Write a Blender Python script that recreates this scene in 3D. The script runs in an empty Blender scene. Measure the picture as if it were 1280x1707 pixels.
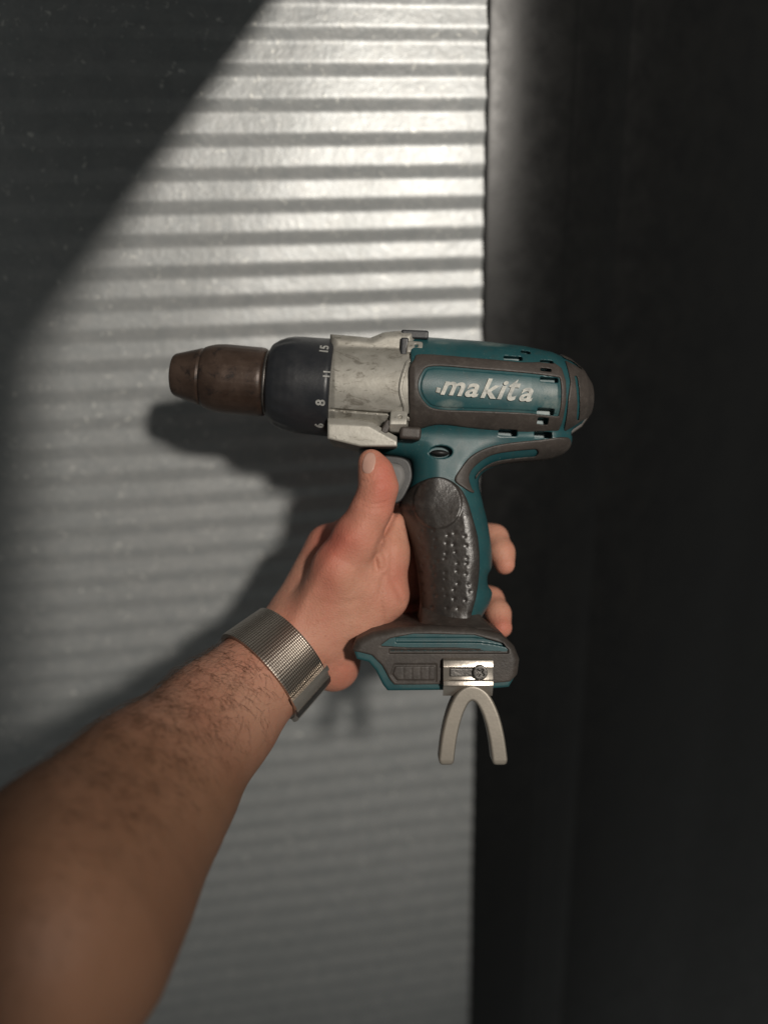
import bpy, bmesh, math, random, time
import numpy as np
from mathutils import Vector, Matrix
T0 = time.time()
random.seed(5); np.random.seed(5)
sc = bpy.context.scene
COL = sc.collection

# ------------------------------------------------------------------ camera
F = 1282.0                      # focal length in photo pixels (photo 1280 x 1707)
CX, CY = 640.0, 853.5
D = 0.57                        # camera to wall, metres
ZD = 0.44                       # camera to drill mid-plane
S = ZD / F                      # metres per photo pixel at the drill
TH, PH, RO = math.radians(19.3), math.radians(7.7), math.radians(1.45)
H = Vector((math.sin(PH), math.cos(PH), 0))          # horizontal forward
Rt = Vector((math.cos(PH), -math.sin(PH), 0))
Fw = (H * math.cos(TH) - Vector((0, 0, 1)) * math.sin(TH)).normalized()
Up = Rt.cross(Fw).normalized()
Rt2 = Rt * math.cos(RO) - Up * math.sin(RO)
Up2 = Up * math.cos(RO) + Rt * math.sin(RO)
CAMLOC = Vector((0, -D, 1.45))
RM = Matrix((Rt2, Up2, -Fw)).transposed()             # columns = camera axes
cam_d = bpy.data.cameras.new('camera')
cam_d.sensor_fit = 'VERTICAL'; cam_d.sensor_height = 24.0
cam_d.lens = F / 1707.0 * 24.0
cam_d.clip_start = 0.01; cam_d.clip_end = 100
cam = bpy.data.objects.new('camera', cam_d); COL.objects.link(cam)
cam.matrix_world = Matrix.Translation(CAMLOC) @ RM.to_4x4()
cam_d.dof.use_dof = True; cam_d.dof.focus_distance = 0.415; cam_d.dof.aperture_fstop = 1.4
sc.camera = cam

def ray(px, py):
    return RM @ Vector(((px - CX) / F, (CY - py) / F, -1.0))
def on_wall(px, py, y=0.0):
    r = ray(px, py); t = (y - CAMLOC.y) / r.y
    return CAMLOC + r * t
# ------------------------------------------------------------------ light
w = bpy.data.worlds.new('World'); sc.world = w; w.use_nodes = True
w.node_tree.nodes['Background'].inputs[0].default_value = (0.97, 1.0, 0.96, 1)
w.node_tree.nodes['Background'].inputs[1].default_value = 0.092
LAMP = Vector((0.385, -1.60, 1.45 + 0.57))
ld = bpy.data.lights.new('work_light', 'SPOT'); ld.energy = 90; ld.spot_size = math.radians(56); ld.spot_blend = 1.0; ld.shadow_soft_size = 0.062
ld.color = (1.0, 0.93, 0.84)
lo = bpy.data.objects.new('work_light', ld); COL.objects.link(lo); lo.location = LAMP
lo.rotation_euler = (on_wall(850, 170) - LAMP).to_track_quat('-Z', 'Y').to_euler()
vs = sc.view_settings
vs.view_transform = 'Standard'; vs.look = 'None'; vs.exposure = 0.0; vs.gamma = 1.0

# ------------------------------------------------------------------ materials
def srgb(r, g, b):
    return tuple(((c/255)/12.92 if c/255 <= .04045 else ((c/255+.055)/1.055)**2.4) for c in (r, g, b)) + (1,)
class NT:
    def __init__(s, name):
        s.m = bpy.data.materials.new(name); s.m.use_nodes = True
        s.t = s.m.node_tree; s.b = s.t.nodes['Principled BSDF']
        s.co = s.t.nodes.new('ShaderNodeTexCoord').outputs['Object']
    def n(s, typ, **k):
        x = s.t.nodes.new(typ)
        for a, v in k.items():
            if a.startswith('i_'):
                key = a[2:]; key = int(key) if key.isdigit() else key.replace('_', ' ')
                if hasattr(v, 'is_output'): s.t.links.new(v, x.inputs[key])
                else: x.inputs[key].default_value = v
            else: setattr(x, a, v)
        return x
    def noise(s, scale, detail=4, rough=.6, vec=None, dist=0.0):
        return s.n('ShaderNodeTexNoise', i_Vector=vec or s.co, i_Scale=scale, i_Detail=detail, i_Roughness=rough, i_Distortion=dist).outputs['Fac']
    def ramp(s, fac, stops):
        r = s.n('ShaderNodeValToRGB', i_Fac=fac); e = r.color_ramp.elements
        while len(e) < len(stops): e.new(.5)
        for q, (p, c) in zip(e, stops):
            q.position = p; q.color = c if len(c) == 4 else tuple(c) + (1,)
        return r.outputs[0]
    def mix(s, fac, a, b, mode='MIX'):
        x = s.n('ShaderNodeMix', data_type='RGBA', blend_type=mode)
        for i, v in ((0, fac), (6, a), (7, b)):
            if hasattr(v, 'is_output'): s.t.links.new(v, x.inputs[i])
            else: x.inputs[i].default_value = v
        return x.outputs[2]
    def math(s, op, a, b=0.0, clamp=False):
        x = s.n('ShaderNodeMath', operation=op, use_clamp=clamp)
        for i, v in ((0, a), (1, b)):
            if hasattr(v, 'is_output'): s.t.links.new(v, x.inputs[i])
            else: x.inputs[i].default_value = v
        return x.outputs[0]
    def bump(s, h, strength, dist, prev=None):
        x = s.n('ShaderNodeBump', i_Strength=strength, i_Distance=dist, i_Height=h)
        if prev is not None: s.t.links.new(prev, x.inputs['Normal'])
        return x.outputs[0]
    def set(s, **k):
        for a, v in k.items():
            key = a.replace('_', ' ')
            if hasattr(v, 'is_output'): s.t.links.new(v, s.b.inputs[key])
            else: s.b.inputs[key].default_value = v
        return s.m
    def blob(s, x, y, rx, ry):
        """a soft patch of dirt/wear at a local place (metres)"""
        sep = s.n('ShaderNodeSeparateXYZ', i_0=s.co)
        dx = s.math('DIVIDE', s.math('SUBTRACT', sep.outputs[0], x), rx)
        dy = s.math('DIVIDE', s.math('SUBTRACT', sep.outputs[1], y), ry)
        r2 = s.math('ADD', s.math('MULTIPLY', dx, dx), s.math('MULTIPLY', dy, dy))
        return s.math('SUBTRACT', 1.0, r2, clamp=True)

def lp(x, y, z=0.0):            # apparent photo pixel -> drill-local metres (x, y)
    k = (F - z) / F
    return ((x - 640) * k * S - 0.0, (CY - y) * k * S)

def plain(name, a, b, scale=60, rough=.5, metallic=0.0, bump=.2, bdist=.0002, bscale=900, spec=.5, dark=None):
    q = NT(name)
    c = q.mix(q.ramp(q.noise(scale, 6, .65), [(.35, (0, 0, 0)), (.65, (1, 1, 1))]), a, b)
    if dark:
        c = q.mix(q.ramp(q.noise(scale*3.1, 5, .7, dist=.8), [(.56, (0, 0, 0)), (.68, (1, 1, 1))]), c, dark)
    r = q.math('ADD', q.math('MULTIPLY', q.noise(scale*2, 5), .25), rough - .12)
    return q.set(Base_Color=c, Roughness=r, Metallic=metallic, Specular_IOR_Level=spec,
                 Normal=q.bump(q.noise(bscale, 3), bump, bdist))

def teal_mat():
    q = NT('teal_plastic')
    c = q.mix(q.ramp(q.noise(45, 6, .65), [(.35, (0, 0, 0)), (.7, (1, 1, 1))]), (.011, .062, .072, 1), (.021, .086, .093, 1))
    fine = q.ramp(q.noise(160, 6, .75, dist=.6), [(.50, (0, 0, 0)), (.72, (1, 1, 1))])
    c = q.mix(q.math('MULTIPLY', fine, .5), c, (.045, .065, .062, 1))
    for (x, y, rx, ry, st, z) in ((750, 674, 24, 9, .8, 80), (918, 670, 22, 30, .75, 70), (885, 655, 50, 26, .3, 78),
                                  (816, 577, 34, 8, .7, 20), (735, 578, 14, 4, .6, 20), (850, 690, 60, 12, .25, 70)):
        u, v = lp(x, y, z)
        m = q.math('MULTIPLY', q.blob(u, v, rx*S, ry*S), q.ramp(q.noise(170, 5, .7), [(.3, (0, 0, 0)), (.62, (1, 1, 1))]))
        c = q.mix(q.math('MULTIPLY', m, st), c, (.20, .23, .21, 1))
    sc_ = q.ramp(q.noise(420, 2, .5, dist=2.5), [(.70, (0, 0, 0)), (.74, (1, 1, 1))])
    c = q.mix(q.math('MULTIPLY', sc_, .5), c, (.16, .2, .2, 1))
    return q.set(Base_Color=c, Roughness=q.math('ADD', q.math('MULTIPLY', q.noise(90, 5), .3), .26), Specular_IOR_Level=.5,
                 Normal=q.bump(q.noise(1400, 3), .15, .0002))

def rubber_mat(name, a, b, tex=False):
    q = NT(name)
    c = q.mix(q.ramp(q.noise(50, 6, .7), [(.35, (0, 0, 0)), (.68, (1, 1, 1))]), a, b)
    dust = q.ramp(q.noise(170, 6, .75, dist=.5), [(.5, (0, 0, 0)), (.75, (1, 1, 1))])
    c = q.mix(q.math('MULTIPLY', dust, .35), c, (.13, .115, .10, 1))
    nrm = q.bump(q.noise(700, 4), .35, .0004)
    if tex:
        v = q.n('ShaderNodeTexVoronoi', i_Vector=q.co, i_Scale=260.0)
        nrm = q.bump(q.noise(150, 2, .5), .35, .0006, nrm)
        nrm = q.bump(v.outputs['Distance'], .15, .0003, nrm)
    return q.set(Base_Color=c, Roughness=q.math('ADD', q.math('MULTIPLY', q.noise(120, 4), .25), .26 if tex else .40), Specular_IOR_Level=.8 if tex else .45, Normal=nrm)

def wall_mat():
    q = NT('galvanised_steel')
    spots = q.noise(95, 5, .7, dist=.4)
    c = q.mix(q.ramp(spots, [(.3, (0, 0, 0)), (.7, (1, 1, 1))]), (.345, .362, .37, 1), (.45, .455, .45, 1))
    big = q.ramp(q.noise(7, 6, .7, dist=.8), [(.35, (0, 0, 0)), (.7, (1, 1, 1))])
    c = q.mix(q.math('MULTIPLY', big, .45), c, (.28, .30, .30, 1))
    # specks: bright abraded flecks of zinc
    fl = q.ramp(q.noise(260, 2, .5, dist=1.2), [(.665, (0, 0, 0)), (.71, (1, 1, 1))])
    c = q.mix(q.math('MULTIPLY', fl, .9), c, (.85, .85, .80, 1))
    gr = q.ramp(q.noise(520, 3, .7), [(.35, (0, 0, 0)), (.7, (1, 1, 1))])
    c = q.mix(q.math('MULTIPLY', gr, .35), c, (.26, .265, .26, 1))
    nrm = q.bump(q.noise(230, 3, .6, dist=.5), .28, .0007)
    nrm = q.bump(q.noise(60, 3, .6), .25, .0012, nrm)
    return q.set(Base_Color=c, Metallic=.25, Roughness=q.math('ADD', q.math('MULTIPLY', spots, .14), .32), Normal=nrm)

def skin_mat():
    q = NT('skin')
    n1 = q.ramp(q.noise(32, 5, .6), [(.35, (0, 0, 0)), (.65, (1, 1, 1))])
    c = q.mix(n1, (.62, .335, .235, 1), (.54, .245, .17, 1))
    n2 = q.ramp(q.noise(75, 5, .65, dist=.4), [(.5, (0, 0, 0)), (.75, (1, 1, 1))])
    c = q.mix(q.math('MULTIPLY', n2, .4), c, (.40, .22, .13, 1))
    n3 = q.ramp(q.noise(330, 3, .6), [(.60, (0, 0, 0)), (.72, (1, 1, 1))])
    c = q.mix(q.math('MULTIPLY', n3, .3), c, (.30, .13, .08, 1))
    at = q.n('ShaderNodeAttribute', attribute_name='flush').outputs['Fac']
    c = q.mix(at, c, (.52, .15, .105, 1))
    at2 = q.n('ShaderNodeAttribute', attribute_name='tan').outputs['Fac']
    c = q.mix(at2, c, (.19, .098, .055, 1))  # skin tan with forearm shade painted into the same colour
    v = q.n('ShaderNodeTexVoronoi', i_Vector=q.co, i_Scale=900.0)
    nrm = q.bump(v.outputs['Distance'], .35, .0005)
    nrm = q.bump(q.noise(260, 5, .65), .45, .0007, nrm)
    nrm = q.bump(q.noise(90, 3, .6, dist=.6), .3, .0012, nrm)
    m = q.set(Base_Color=c, Roughness=.55, Specular_IOR_Level=.28, Normal=nrm,
              Subsurface_Weight=.12, Subsurface_Radius=(.012, .004, .002), Subsurface_Scale=.35)
    return m

def mesh_band_mat():
    q = NT('steel_mesh')
    uv = q.n('ShaderNodeUVMap', uv_map='UVMap').outputs[0]
    w1 = q.n('ShaderNodeTexWave', wave_type='BANDS', bands_direction='X', i_Vector=uv, i_Scale=3.6, i_Distortion=0.0).outputs['Fac']
    w2 = q.n('ShaderNodeTexWave', wave_type='BANDS', bands_direction='Y', i_Vector=uv, i_Scale=5.5, i_Distortion=0.0).outputs['Fac']
    h = q.math('MULTIPLY', w1, q.math('ADD', q.math('MULTIPLY', w2, .5), .5))
    c = q.mix(q.ramp(w1, [(.1, (0, 0, 0)), (.7, (1, 1, 1))]), (.19, .165, .14, 1), (.44, .40, .35, 1))
    return q.set(Base_Color=c, Metallic=.9, Roughness=.36, Normal=q.bump(w2, .8, .0004, q.bump(w1, .25, .0003)))

def alu_mat():
    q = NT('cast_aluminium')
    sep = q.n('ShaderNodeMapping', i_Vector=q.co); sep.inputs['Scale'].default_value = (1, 1.9, 1); v = sep.outputs[0]
    c = q.mix(q.ramp(q.noise(38, 5, .65, v, .5), [(.4, (0, 0, 0)), (.62, (1, 1, 1))]), (.40, .385, .345, 1), (.30, .285, .25, 1))
    c = q.mix(q.math('MULTIPLY', q.ramp(q.noise(75, 5, .7, v, 1.1), [(.54, (0, 0, 0)), (.66, (1, 1, 1))]), .75), c, (.15, .135, .11, 1))
    c = q.mix(q.math('MULTIPLY', q.ramp(q.noise(260, 3, .6, v, .4), [(.62, (0, 0, 0)), (.70, (1, 1, 1))]), .6), c, (.12, .11, .09, 1))
    return q.set(Base_Color=c, Metallic=.4, Roughness=q.math('ADD', q.math('MULTIPLY', q.noise(75, 5, .7, v), .35), .30), Normal=q.bump(q.noise(350, 3), .25, .0003))
M = dict(
    teal=teal_mat(), wall=wall_mat(), skin=skin_mat(), band=mesh_band_mat(),
    rubber=rubber_mat('dusty_rubber', (.036, .030, .026, 1), (.062, .050, .043, 1)),
    grip=rubber_mat('grip_rubber', (.020, .0165, .0145, 1), (.036, .030, .026, 1), True),
    alu=alu_mat(),
    chuck=plain('worn_chuck', (.040, .024, .017, 1), (.085, .056, .042, 1), 45, .42, .35, .3, .0003, 500, dark=(.028, .020, .017, 1)),
    clutch=plain('black_plastic', (.016, .018, .022, 1), (.026, .027, .030, 1), 60, .42, 0, .3, .0002, 700),
    black=plain('matt_black', (.012, .012, .012, 1), (.02, .02, .02, 1), 60, .45),
    grey=plain('grey_plastic', (.13, .125, .12, 1), (.16, .155, .15, 1), 60, .6),
    steel=plain('bright_steel', (.66, .60, .53, 1), (.54, .49, .43, 1), 90, .30, .85, .25, .0003, 500),
    bolt=plain('dark_bolt', (.10, .095, .09, 1), (.16, .15, .14, 1), 300, .45, .8, .5, .0004, 600),
    hook=plain('cast_hook', (.29, .26, .22, 1), (.22, .20, .17, 1), 40, .42, .5, .15, .0002, 700),
    white=plain('ivory_letter', (.52, .51, .45, 1), (.26, .27, .25, 1), 220, .45, 0, .3, .0002, 700),
    print_=plain('pale_print', (.42, .42, .40, 1), (.22, .22, .21, 1), 500, .6),
    nail=plain('nail', (.58, .35, .28, 1), (.52, .30, .24, 1), 60, .3),
    hair=plain('hair', (.08, .04, .02, 1), (.12, .06, .03, 1), 60, .6),
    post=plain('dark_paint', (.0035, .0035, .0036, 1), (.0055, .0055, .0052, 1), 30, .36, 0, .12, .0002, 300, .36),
)

# ------------------------------------------------------------------ object helpers
def tag(o, label=None, cat=None, kind=None, group=None):
    if label: o['label'] = label
    if cat: o['category'] = cat
    if kind: o['kind'] = kind
    if group: o['group'] = group
    return o
def mesh_np(name, V, Q, mat, parent=None, smooth=True):
    me = bpy.data.meshes.new(name)
    V = np.asarray(V, np.float32); Q = np.asarray(Q, np.int32)
    k = Q.shape[1]
    me.vertices.add(len(V)); me.vertices.foreach_set('co', V.ravel())
    me.loops.add(Q.size); me.loops.foreach_set('vertex_index', Q.ravel())
    me.polygons.add(len(Q)); me.polygons.foreach_set('loop_start', np.arange(0, Q.size, k, dtype=np.int32))
    me.update(calc_edges=True); me.validate()
    if smooth: me.polygons.foreach_set('use_smooth', np.ones(len(me.polygons), bool))
    me.materials.append(mat)
    o = bpy.data.objects.new(name, me); COL.objects.link(o)
    if parent: o.parent = parent
    return o
def bm_obj(name, bm, mat, parent=None, smooth=False):
    me = bpy.data.meshes.new(name); bm.normal_update(); bm.to_mesh(me); bm.free()
    me.materials.append(mat)
    if smooth: me.polygons.foreach_set('use_smooth', np.ones(len(me.polygons), bool))
    o = bpy.data.objects.new(name, me); COL.objects.link(o)
    if parent: o.parent = parent
    return o
def root_at(name, ax, ay, az, as_empty=True, obj=None):
    """A thing whose local frame is parallel to the drill's plane; anchor = pixel-frame point."""
    o = obj or bpy.data.objects.new(name, None)
    if obj is None: COL.objects.link(o)
    loc = CAMLOC + RM @ Vector(((ax - CX) * S, (CY - ay) * S, az * S - ZD))
    o.matrix_world = Matrix.Translation(loc) @ RM.to_4x4()
    return o
def tru(p, z):                      # apparent pixel at height z -> true pixel-frame coords
    k = (F - z) / F
    return (CX + (p[0] - CX) * k, CY + (p[1] - CY) * k)
def TR(pts, z): return [tru(p, z) for p in pts]

# ------------------------------------------------------------------ signed distance tools (pixel frame: x right, y down, z to camera)
def catmull(pts, n=6, closed=True):
    P = np.array(pts, float); N = len(P); out = []
    rng = range(N) if closed else range(N - 1)
    for i in rng:
        if closed: a, b, c, d = P[(i-1) % N], P[i], P[(i+1) % N], P[(i+2) % N]
        else: a, b, c, d = P[max(i-1, 0)], P[i], P[i+1], P[min(i+2, N-1)]
        for t in np.arange(n) / n:
            out.append(.5*((2*b) + (c-a)*t + (2*a-5*b+4*c-d)*t*t + (3*b-a-3*c+d)*t**3))
    if not closed: out.append(P[-1])
    return np.array(out)
class Poly:
    """2-D distance to a polygon (or stroked polyline) on a grid, sampled bilinearly"""
    def __init__(s, pts, smooth=0, step=1.5, pad=26, closed=True, width=0.0):
        P = catmull(pts, smooth, closed) if smooth else np.array(pts, float)
        s.lo = P.min(0) - pad; s.hi = P.max(0) + pad; s.st = step
        nx, ny = (np.ceil((s.hi - s.lo) / step).astype(int) + 1)
        gx, gy = np.meshgrid(s.lo[0] + np.arange(nx)*step, s.lo[1] + np.arange(ny)*step, indexing='ij')
        gx = gx.ravel().astype(np.float32); gy = gy.ravel().astype(np.float32)
        d2 = np.full(gx.shape, 1e12, np.float32); ins = np.zeros(gx.shape, bool)
        N = len(P)
        for i in range(N if closed else N - 1):
            a = P[i]; b = P[(i+1) % N]; e = b - a; L = max(float(e @ e), 1e-9)
            wx = gx - a[0]; wy = gy - a[1]
            t = np.clip((wx*e[0] + wy*e[1]) / L, 0, 1)
            d2 = np.minimum(d2, (wx - t*e[0])**2 + (wy - t*e[1])**2)
            if closed and a[1] != b[1]:
                c = ((a[1] > gy) != (b[1] > gy)) & (gx < (b[0]-a[0])*(gy-a[1])/(b[1]-a[1]) + a[0])
                ins ^= c
        d = np.sqrt(d2)
        if closed: d = np.where(ins, -d, d)
        s.g = (d - width).reshape(nx, ny).astype(np.float32)
    def __call__(s, x, y):
        cx = np.clip(x, s.lo[0], s.lo[0] + (s.g.shape[0]-1.001)*s.st); cy = np.clip(y, s.lo[1], s.lo[1] + (s.g.shape[1]-1.001)*s.st)
        u = (cx - s.lo[0]) / s.st; v = (cy - s.lo[1]) / s.st
        i = u.astype(np.int32); j = v.astype(np.int32); fu = u - i; fv = v - j
        i = np.minimum(i, s.g.shape[0]-2); j = np.minimum(j, s.g.shape[1]-2)
        g = s.g
        val = (g[i, j]*(1-fu) + g[i+1, j]*fu)*(1-fv) + (g[i, j+1]*(1-fu) + g[i+1, j+1]*fu)*fv
        out = np.hypot(x-cx, y-cy)
        return val + out
def rint(a, b, r):                   # intersection with a rounded edge
    return np.minimum(np.maximum(a, b) + r*0, -r) * 0 + (np.sqrt(np.maximum(a + r, 0)**2 + np.maximum(b + r, 0)**2) + np.minimum(np.maximum(a + r, b + r), 0) - r)
def smin(a, b, k):
    h = np.clip(.5 + .5*(b-a)/k, 0, 1); return b*(1-h) + a*h - k*h*(1-h)
def smax(a, b, k): return -smin(-a, -b, k)
def cone(x, y, z, a, b, ra, rb):
    a = np.array(a, np.float32); e = np.array(b, np.float32) - a; L = float(e @ e)
    t = np.clip(((x-a[0])*e[0] + (y-a[1])*e[1] + (z-a[2])*e[2]) / L, 0, 1)
    return np.sqrt((x-a[0]-t*e[0])**2 + (y-a[1]-t*e[1])**2 + (z-a[2]-t*e[2])**2) - (ra + (rb-ra)*t)
def ell(x, y, z, c, r, rot=0):
    dx = x-c[0]; dy = y-c[1]; dz = z-c[2]; ca, sa = math.cos(rot), math.sin(rot)
    u = dx*ca + dy*sa; v = -dx*sa + dy*ca
    k0 = np.sqrt((u/r[0])**2 + (v/r[1])**2 + (dz/r[2])**2); k1 = np.sqrt((u/r[0]**2)**2 + (v/r[1]**2)**2 + (dz/r[2]**2)**2)
    return k0*(k0-1)/np.maximum(k1, 1e-6)
def box(x, y, z, c, h, r=0, rot=0):
    dx = x-c[0]; dy = y-c[1]; dz = np.abs(z-c[2]); ca, sa = math.cos(rot), math.sin(rot)
    u = np.abs(dx*ca + dy*sa); v = np.abs(-dx*sa + dy*ca)
    a = u-h[0]+r; b = v-h[1]+r; c_ = dz-h[2]+r
    return np.sqrt(np.maximum(a, 0)**2 + np.maximum(b, 0)**2 + np.maximum(c_, 0)**2) + np.minimum(np.maximum(a, np.maximum(b, c_)), 0) - r

def surf(f, lo, hi, h, margin=1.7):
    """surface nets over a block-sparse grid"""
    lo = np.array(lo, np.float32); hi = np.array(hi, np.float32); B = 8
    nb = np.ceil((hi-lo)/(h*B)).astype(int); n = nb*B
    ax = [lo[i] + h*np.arange(n[i], dtype=np.float32) for i in range(3)]
    bc = [lo[i] + h*(np.arange(nb[i], dtype=np.float32)*B + (B-1)/2) for i in range(3)]
    gx, gy, gz = np.meshgrid(*bc, indexing='ij')
    dc = f(gx.ravel(), gy.ravel(), gz.ravel()).reshape(nb)
    act = np.abs(dc) < h*B*.87*margin + 2
    V = np.where(dc < 0, -1e3, 1e3).astype(np.float32)
    V = V.repeat(B, 0).repeat(B, 1).repeat(B, 2)
    bi, bj, bk = np.nonzero(act)
    V6 = V.reshape(nb[0], B, nb[1], B, nb[2], B)
    o = np.arange(B)
    for s0 in range(0, len(bi), 3000):
        I, J, K = bi[s0:s0+3000], bj[s0:s0+3000], bk[s0:s0+3000]
        X = (lo[0] + h*(I[:, None]*B + o)).astype(np.float32)[:, :, None, None]
        Y = (lo[1] + h*(J[:, None]*B + o)).astype(np.float32)[:, None, :, None]
        Z = (lo[2] + h*(K[:, None]*B + o)).astype(np.float32)[:, None, None, :]
        sh = (len(I), B, B, B)
        d = f(np.broadcast_to(X, sh).ravel(), np.broadcast_to(Y, sh).ravel(), np.broadcast_to(Z, sh).ravel()).reshape(sh)
        V6[I, :, J, :, K, :] = d
    # close at the borders
    V[0] = V[-1] = 5; V[:, 0] = V[:, -1] = 5; V[:, :, 0] = V[:, :, -1] = 5
    Sg = V < 0
    c = Sg[:-1, :-1, :-1].astype(np.int8)
    tot = np.zeros_like(c)
    for a in (0, 1):
        for b in (0, 1):
            for d_ in (0, 1):
                tot += Sg[a:n[0]-1+a, b:n[1]-1+b, d_:n[2]-1+d_]
    ci, cj, ck = np.nonzero((tot > 0) & (tot < 8))
    idx = np.full(tot.shape, -1, np.int32); idx[ci, cj, ck] = np.arange(len(ci))
    cor = np.stack([V[ci+a, cj+b, ck+d_] for a in (0, 1) for b in (0, 1) for d_ in (0, 1)], 1)
    P = np.zeros((len(ci), 3), np.float32); cnt = np.zeros(len(ci), np.float32)
    offs = [(a, b, d_) for a in (0, 1) for b in (0, 1) for d_ in (0, 1)]
    for p in range(8):
        for q in range(p+1, 8):
            if sum(abs(offs[p][i]-offs[q][i]) for i in range(3)) != 1: continue
            va, vb = cor[:, p], cor[:, q]; m = (va < 0) != (vb < 0)
            t = np.where(m, va/np.where(m, va-vb, 1), 0)
            for i in range(3):
                P[:, i] += np.where(m, offs[p][i] + t*(offs[q][i]-offs[p][i]), 0)
            cnt += m
    P /= cnt[:, None]
    P = np.stack([lo[0] + h*(ci+P[:, 0]), lo[1] + h*(cj+P[:, 1]), lo[2] + h*(ck+P[:, 2])], 1)
    quads = []
    m = Sg[:-1, 1:-1, 1:-1] != Sg[1:, 1:-1, 1:-1]
    i, j, k = np.nonzero(m); j += 1; k += 1; s = Sg[i, j, k]
    q = np.stack([idx[i, j-1, k-1], idx[i, j, k-1], idx[i, j, k], idx[i, j-1, k]], 1); q[~s] = q[~s][:, ::-1]; quads.append(q)
    m = Sg[1:-1, :-1, 1:-1] != Sg[1:-1, 1:, 1:-1]
    i, j, k = np.nonzero(m); i += 1; k += 1; s = Sg[i, j, k]
    q = np.stack([idx[i-1, j, k-1], idx[i, j, k-1], idx[i, j, k], idx[i-1, j, k]], 1); q[s] = q[s][:, ::-1]; quads.append(q)
    m = Sg[1:-1, 1:-1, :-1] != Sg[1:-1, 1:-1, 1:]
    i, j, k = np.nonzero(m); i += 1; j += 1; s = Sg[i, j, k]
    q = np.stack([idx[i-1, j-1, k], idx[i, j-1, k], idx[i, j, k], idx[i-1, j, k]], 1); q[~s] = q[~s][:, ::-1]; quads.append(q)
    return P, np.concatenate(quads)
def to_local(P, anchor):
    return np.stack([(P[:, 0]-anchor[0])*S, (anchor[1]-P[:, 1])*S, (P[:, 2]-anchor[2])*S], 1)
ANC = (640.0, CY, 0.0)
def sdf_obj(name, f, lo, hi, h, mat, parent, margin=1.7):
    P, Q = surf(f, lo, hi, h, margin)
    Q = Q[:, ::-1]                                   # y is flipped into metres
    o = mesh_np(name, to_local(P, ANC), Q, mat, parent)
    return o

# ------------------------------------------------------------------ the setting: corrugated wall and dark post
# rib pitch from the photograph's dark bands
zt = on_wall(620, 57).z; zb = on_wall(620, 543).z
PITCH = (zt - zb) / 9.0
def build_wall():
    left = on_wall(-700, 853).x - .2; right = on_wall(806, 300).x + .03
    top = 2.6; bot = 0.2
    per = 14; n = int((top-bot)/PITCH*per)
    zs = top - np.arange(n+1) * (PITCH/per)
    ph = (zs - zt)/PITCH
    tt = ph - np.floor(ph)                          # 0 at a dark band centre
    amp = .0008
    # flattened sine: broad crowns, narrower valleys
    base = np.linspace(0, 1, 400, endpoint=False)
    tri = np.where(base < .42, base/.42, 1 - (base-.42)/.58)*-2 + 1
    ker = np.exp(-((np.arange(-40, 41))/9.0)**2); ker /= ker.sum()
    tri = np.convolve(np.concatenate([tri[-40:], tri, tri[:40]]), ker, 'valid')
    y = amp*np.interp((tt+.21) % 1.0, base, tri, period=1.0)      # y<0 is toward the camera
    xs = np.linspace(left, right, 60)
    X, Zg = np.meshgrid(xs, zs, indexing='ij'); Y = np.broadcast_to(y, X.shape)
    wob = .0006*np.sin(X*23+Zg*5) + .0004*np.sin(X*61-Zg*31)
    V = np.stack([X, Y+wob, Zg], -1).reshape(-1, 3)
    m = len(zs); i, j = np.meshgrid(np.arange(len(xs)-1), np.arange(m-1), indexing='ij')
    a = (i*m+j).ravel(); Q = np.stack([a, a+1, a+m+1, a+m], 1)
    o = mesh_np('corrugated_wall', V, Q, M['wall'])
    so = o.modifiers.new('thickness', 'SOLIDIFY'); so.thickness = .0008; so.offset = -1
    tag(o, 'galvanised sheet metal wall with fine horizontal corrugations behind the drill', 'wall')
    return o
build_wall()
def build_post():
    # vertical profile (x in photo px on the wall plane at mid height, y toward the camera in metres)
    x0 = on_wall(806, 500).x; m = D/F
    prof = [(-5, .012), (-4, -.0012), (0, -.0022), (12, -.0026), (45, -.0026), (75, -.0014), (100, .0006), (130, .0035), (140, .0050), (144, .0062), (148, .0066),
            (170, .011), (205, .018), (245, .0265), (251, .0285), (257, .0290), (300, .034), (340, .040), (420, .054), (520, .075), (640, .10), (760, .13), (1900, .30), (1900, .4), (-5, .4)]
    P = [(x0 + a*m, b) for a, b in prof]
    bm = bmesh.new()
    lo_ = [bm.verts.new((p[0], p[1], -.8)) for p in P]; hi_ = [bm.verts.new((p[0], p[1], 2.6)) for p in P]
    n = len(P)
    for i in range(n):
        bm.faces.new((lo_[i], lo_[(i+1) % n], hi_[(i+1) % n], hi_[i]))
    bm.faces.new(hi_); bm.faces.new(lo_[::-1])
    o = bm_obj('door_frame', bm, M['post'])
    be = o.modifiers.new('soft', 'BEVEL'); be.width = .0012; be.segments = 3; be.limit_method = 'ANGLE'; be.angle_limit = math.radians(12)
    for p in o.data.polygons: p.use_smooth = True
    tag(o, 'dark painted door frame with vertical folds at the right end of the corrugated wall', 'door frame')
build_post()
def build_shade_flap():
    # added out-of-view sheet, shaped to shade the upper left wall and left forearm
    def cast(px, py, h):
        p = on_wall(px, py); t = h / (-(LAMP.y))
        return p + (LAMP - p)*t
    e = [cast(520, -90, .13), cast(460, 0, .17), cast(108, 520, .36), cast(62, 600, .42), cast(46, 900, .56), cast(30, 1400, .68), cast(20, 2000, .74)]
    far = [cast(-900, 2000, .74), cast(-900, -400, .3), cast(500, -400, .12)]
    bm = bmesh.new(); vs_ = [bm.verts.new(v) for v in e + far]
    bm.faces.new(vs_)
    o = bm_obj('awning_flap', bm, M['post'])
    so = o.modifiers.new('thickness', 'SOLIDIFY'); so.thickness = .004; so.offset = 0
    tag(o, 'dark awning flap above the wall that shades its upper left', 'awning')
build_shade_flap()

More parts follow.
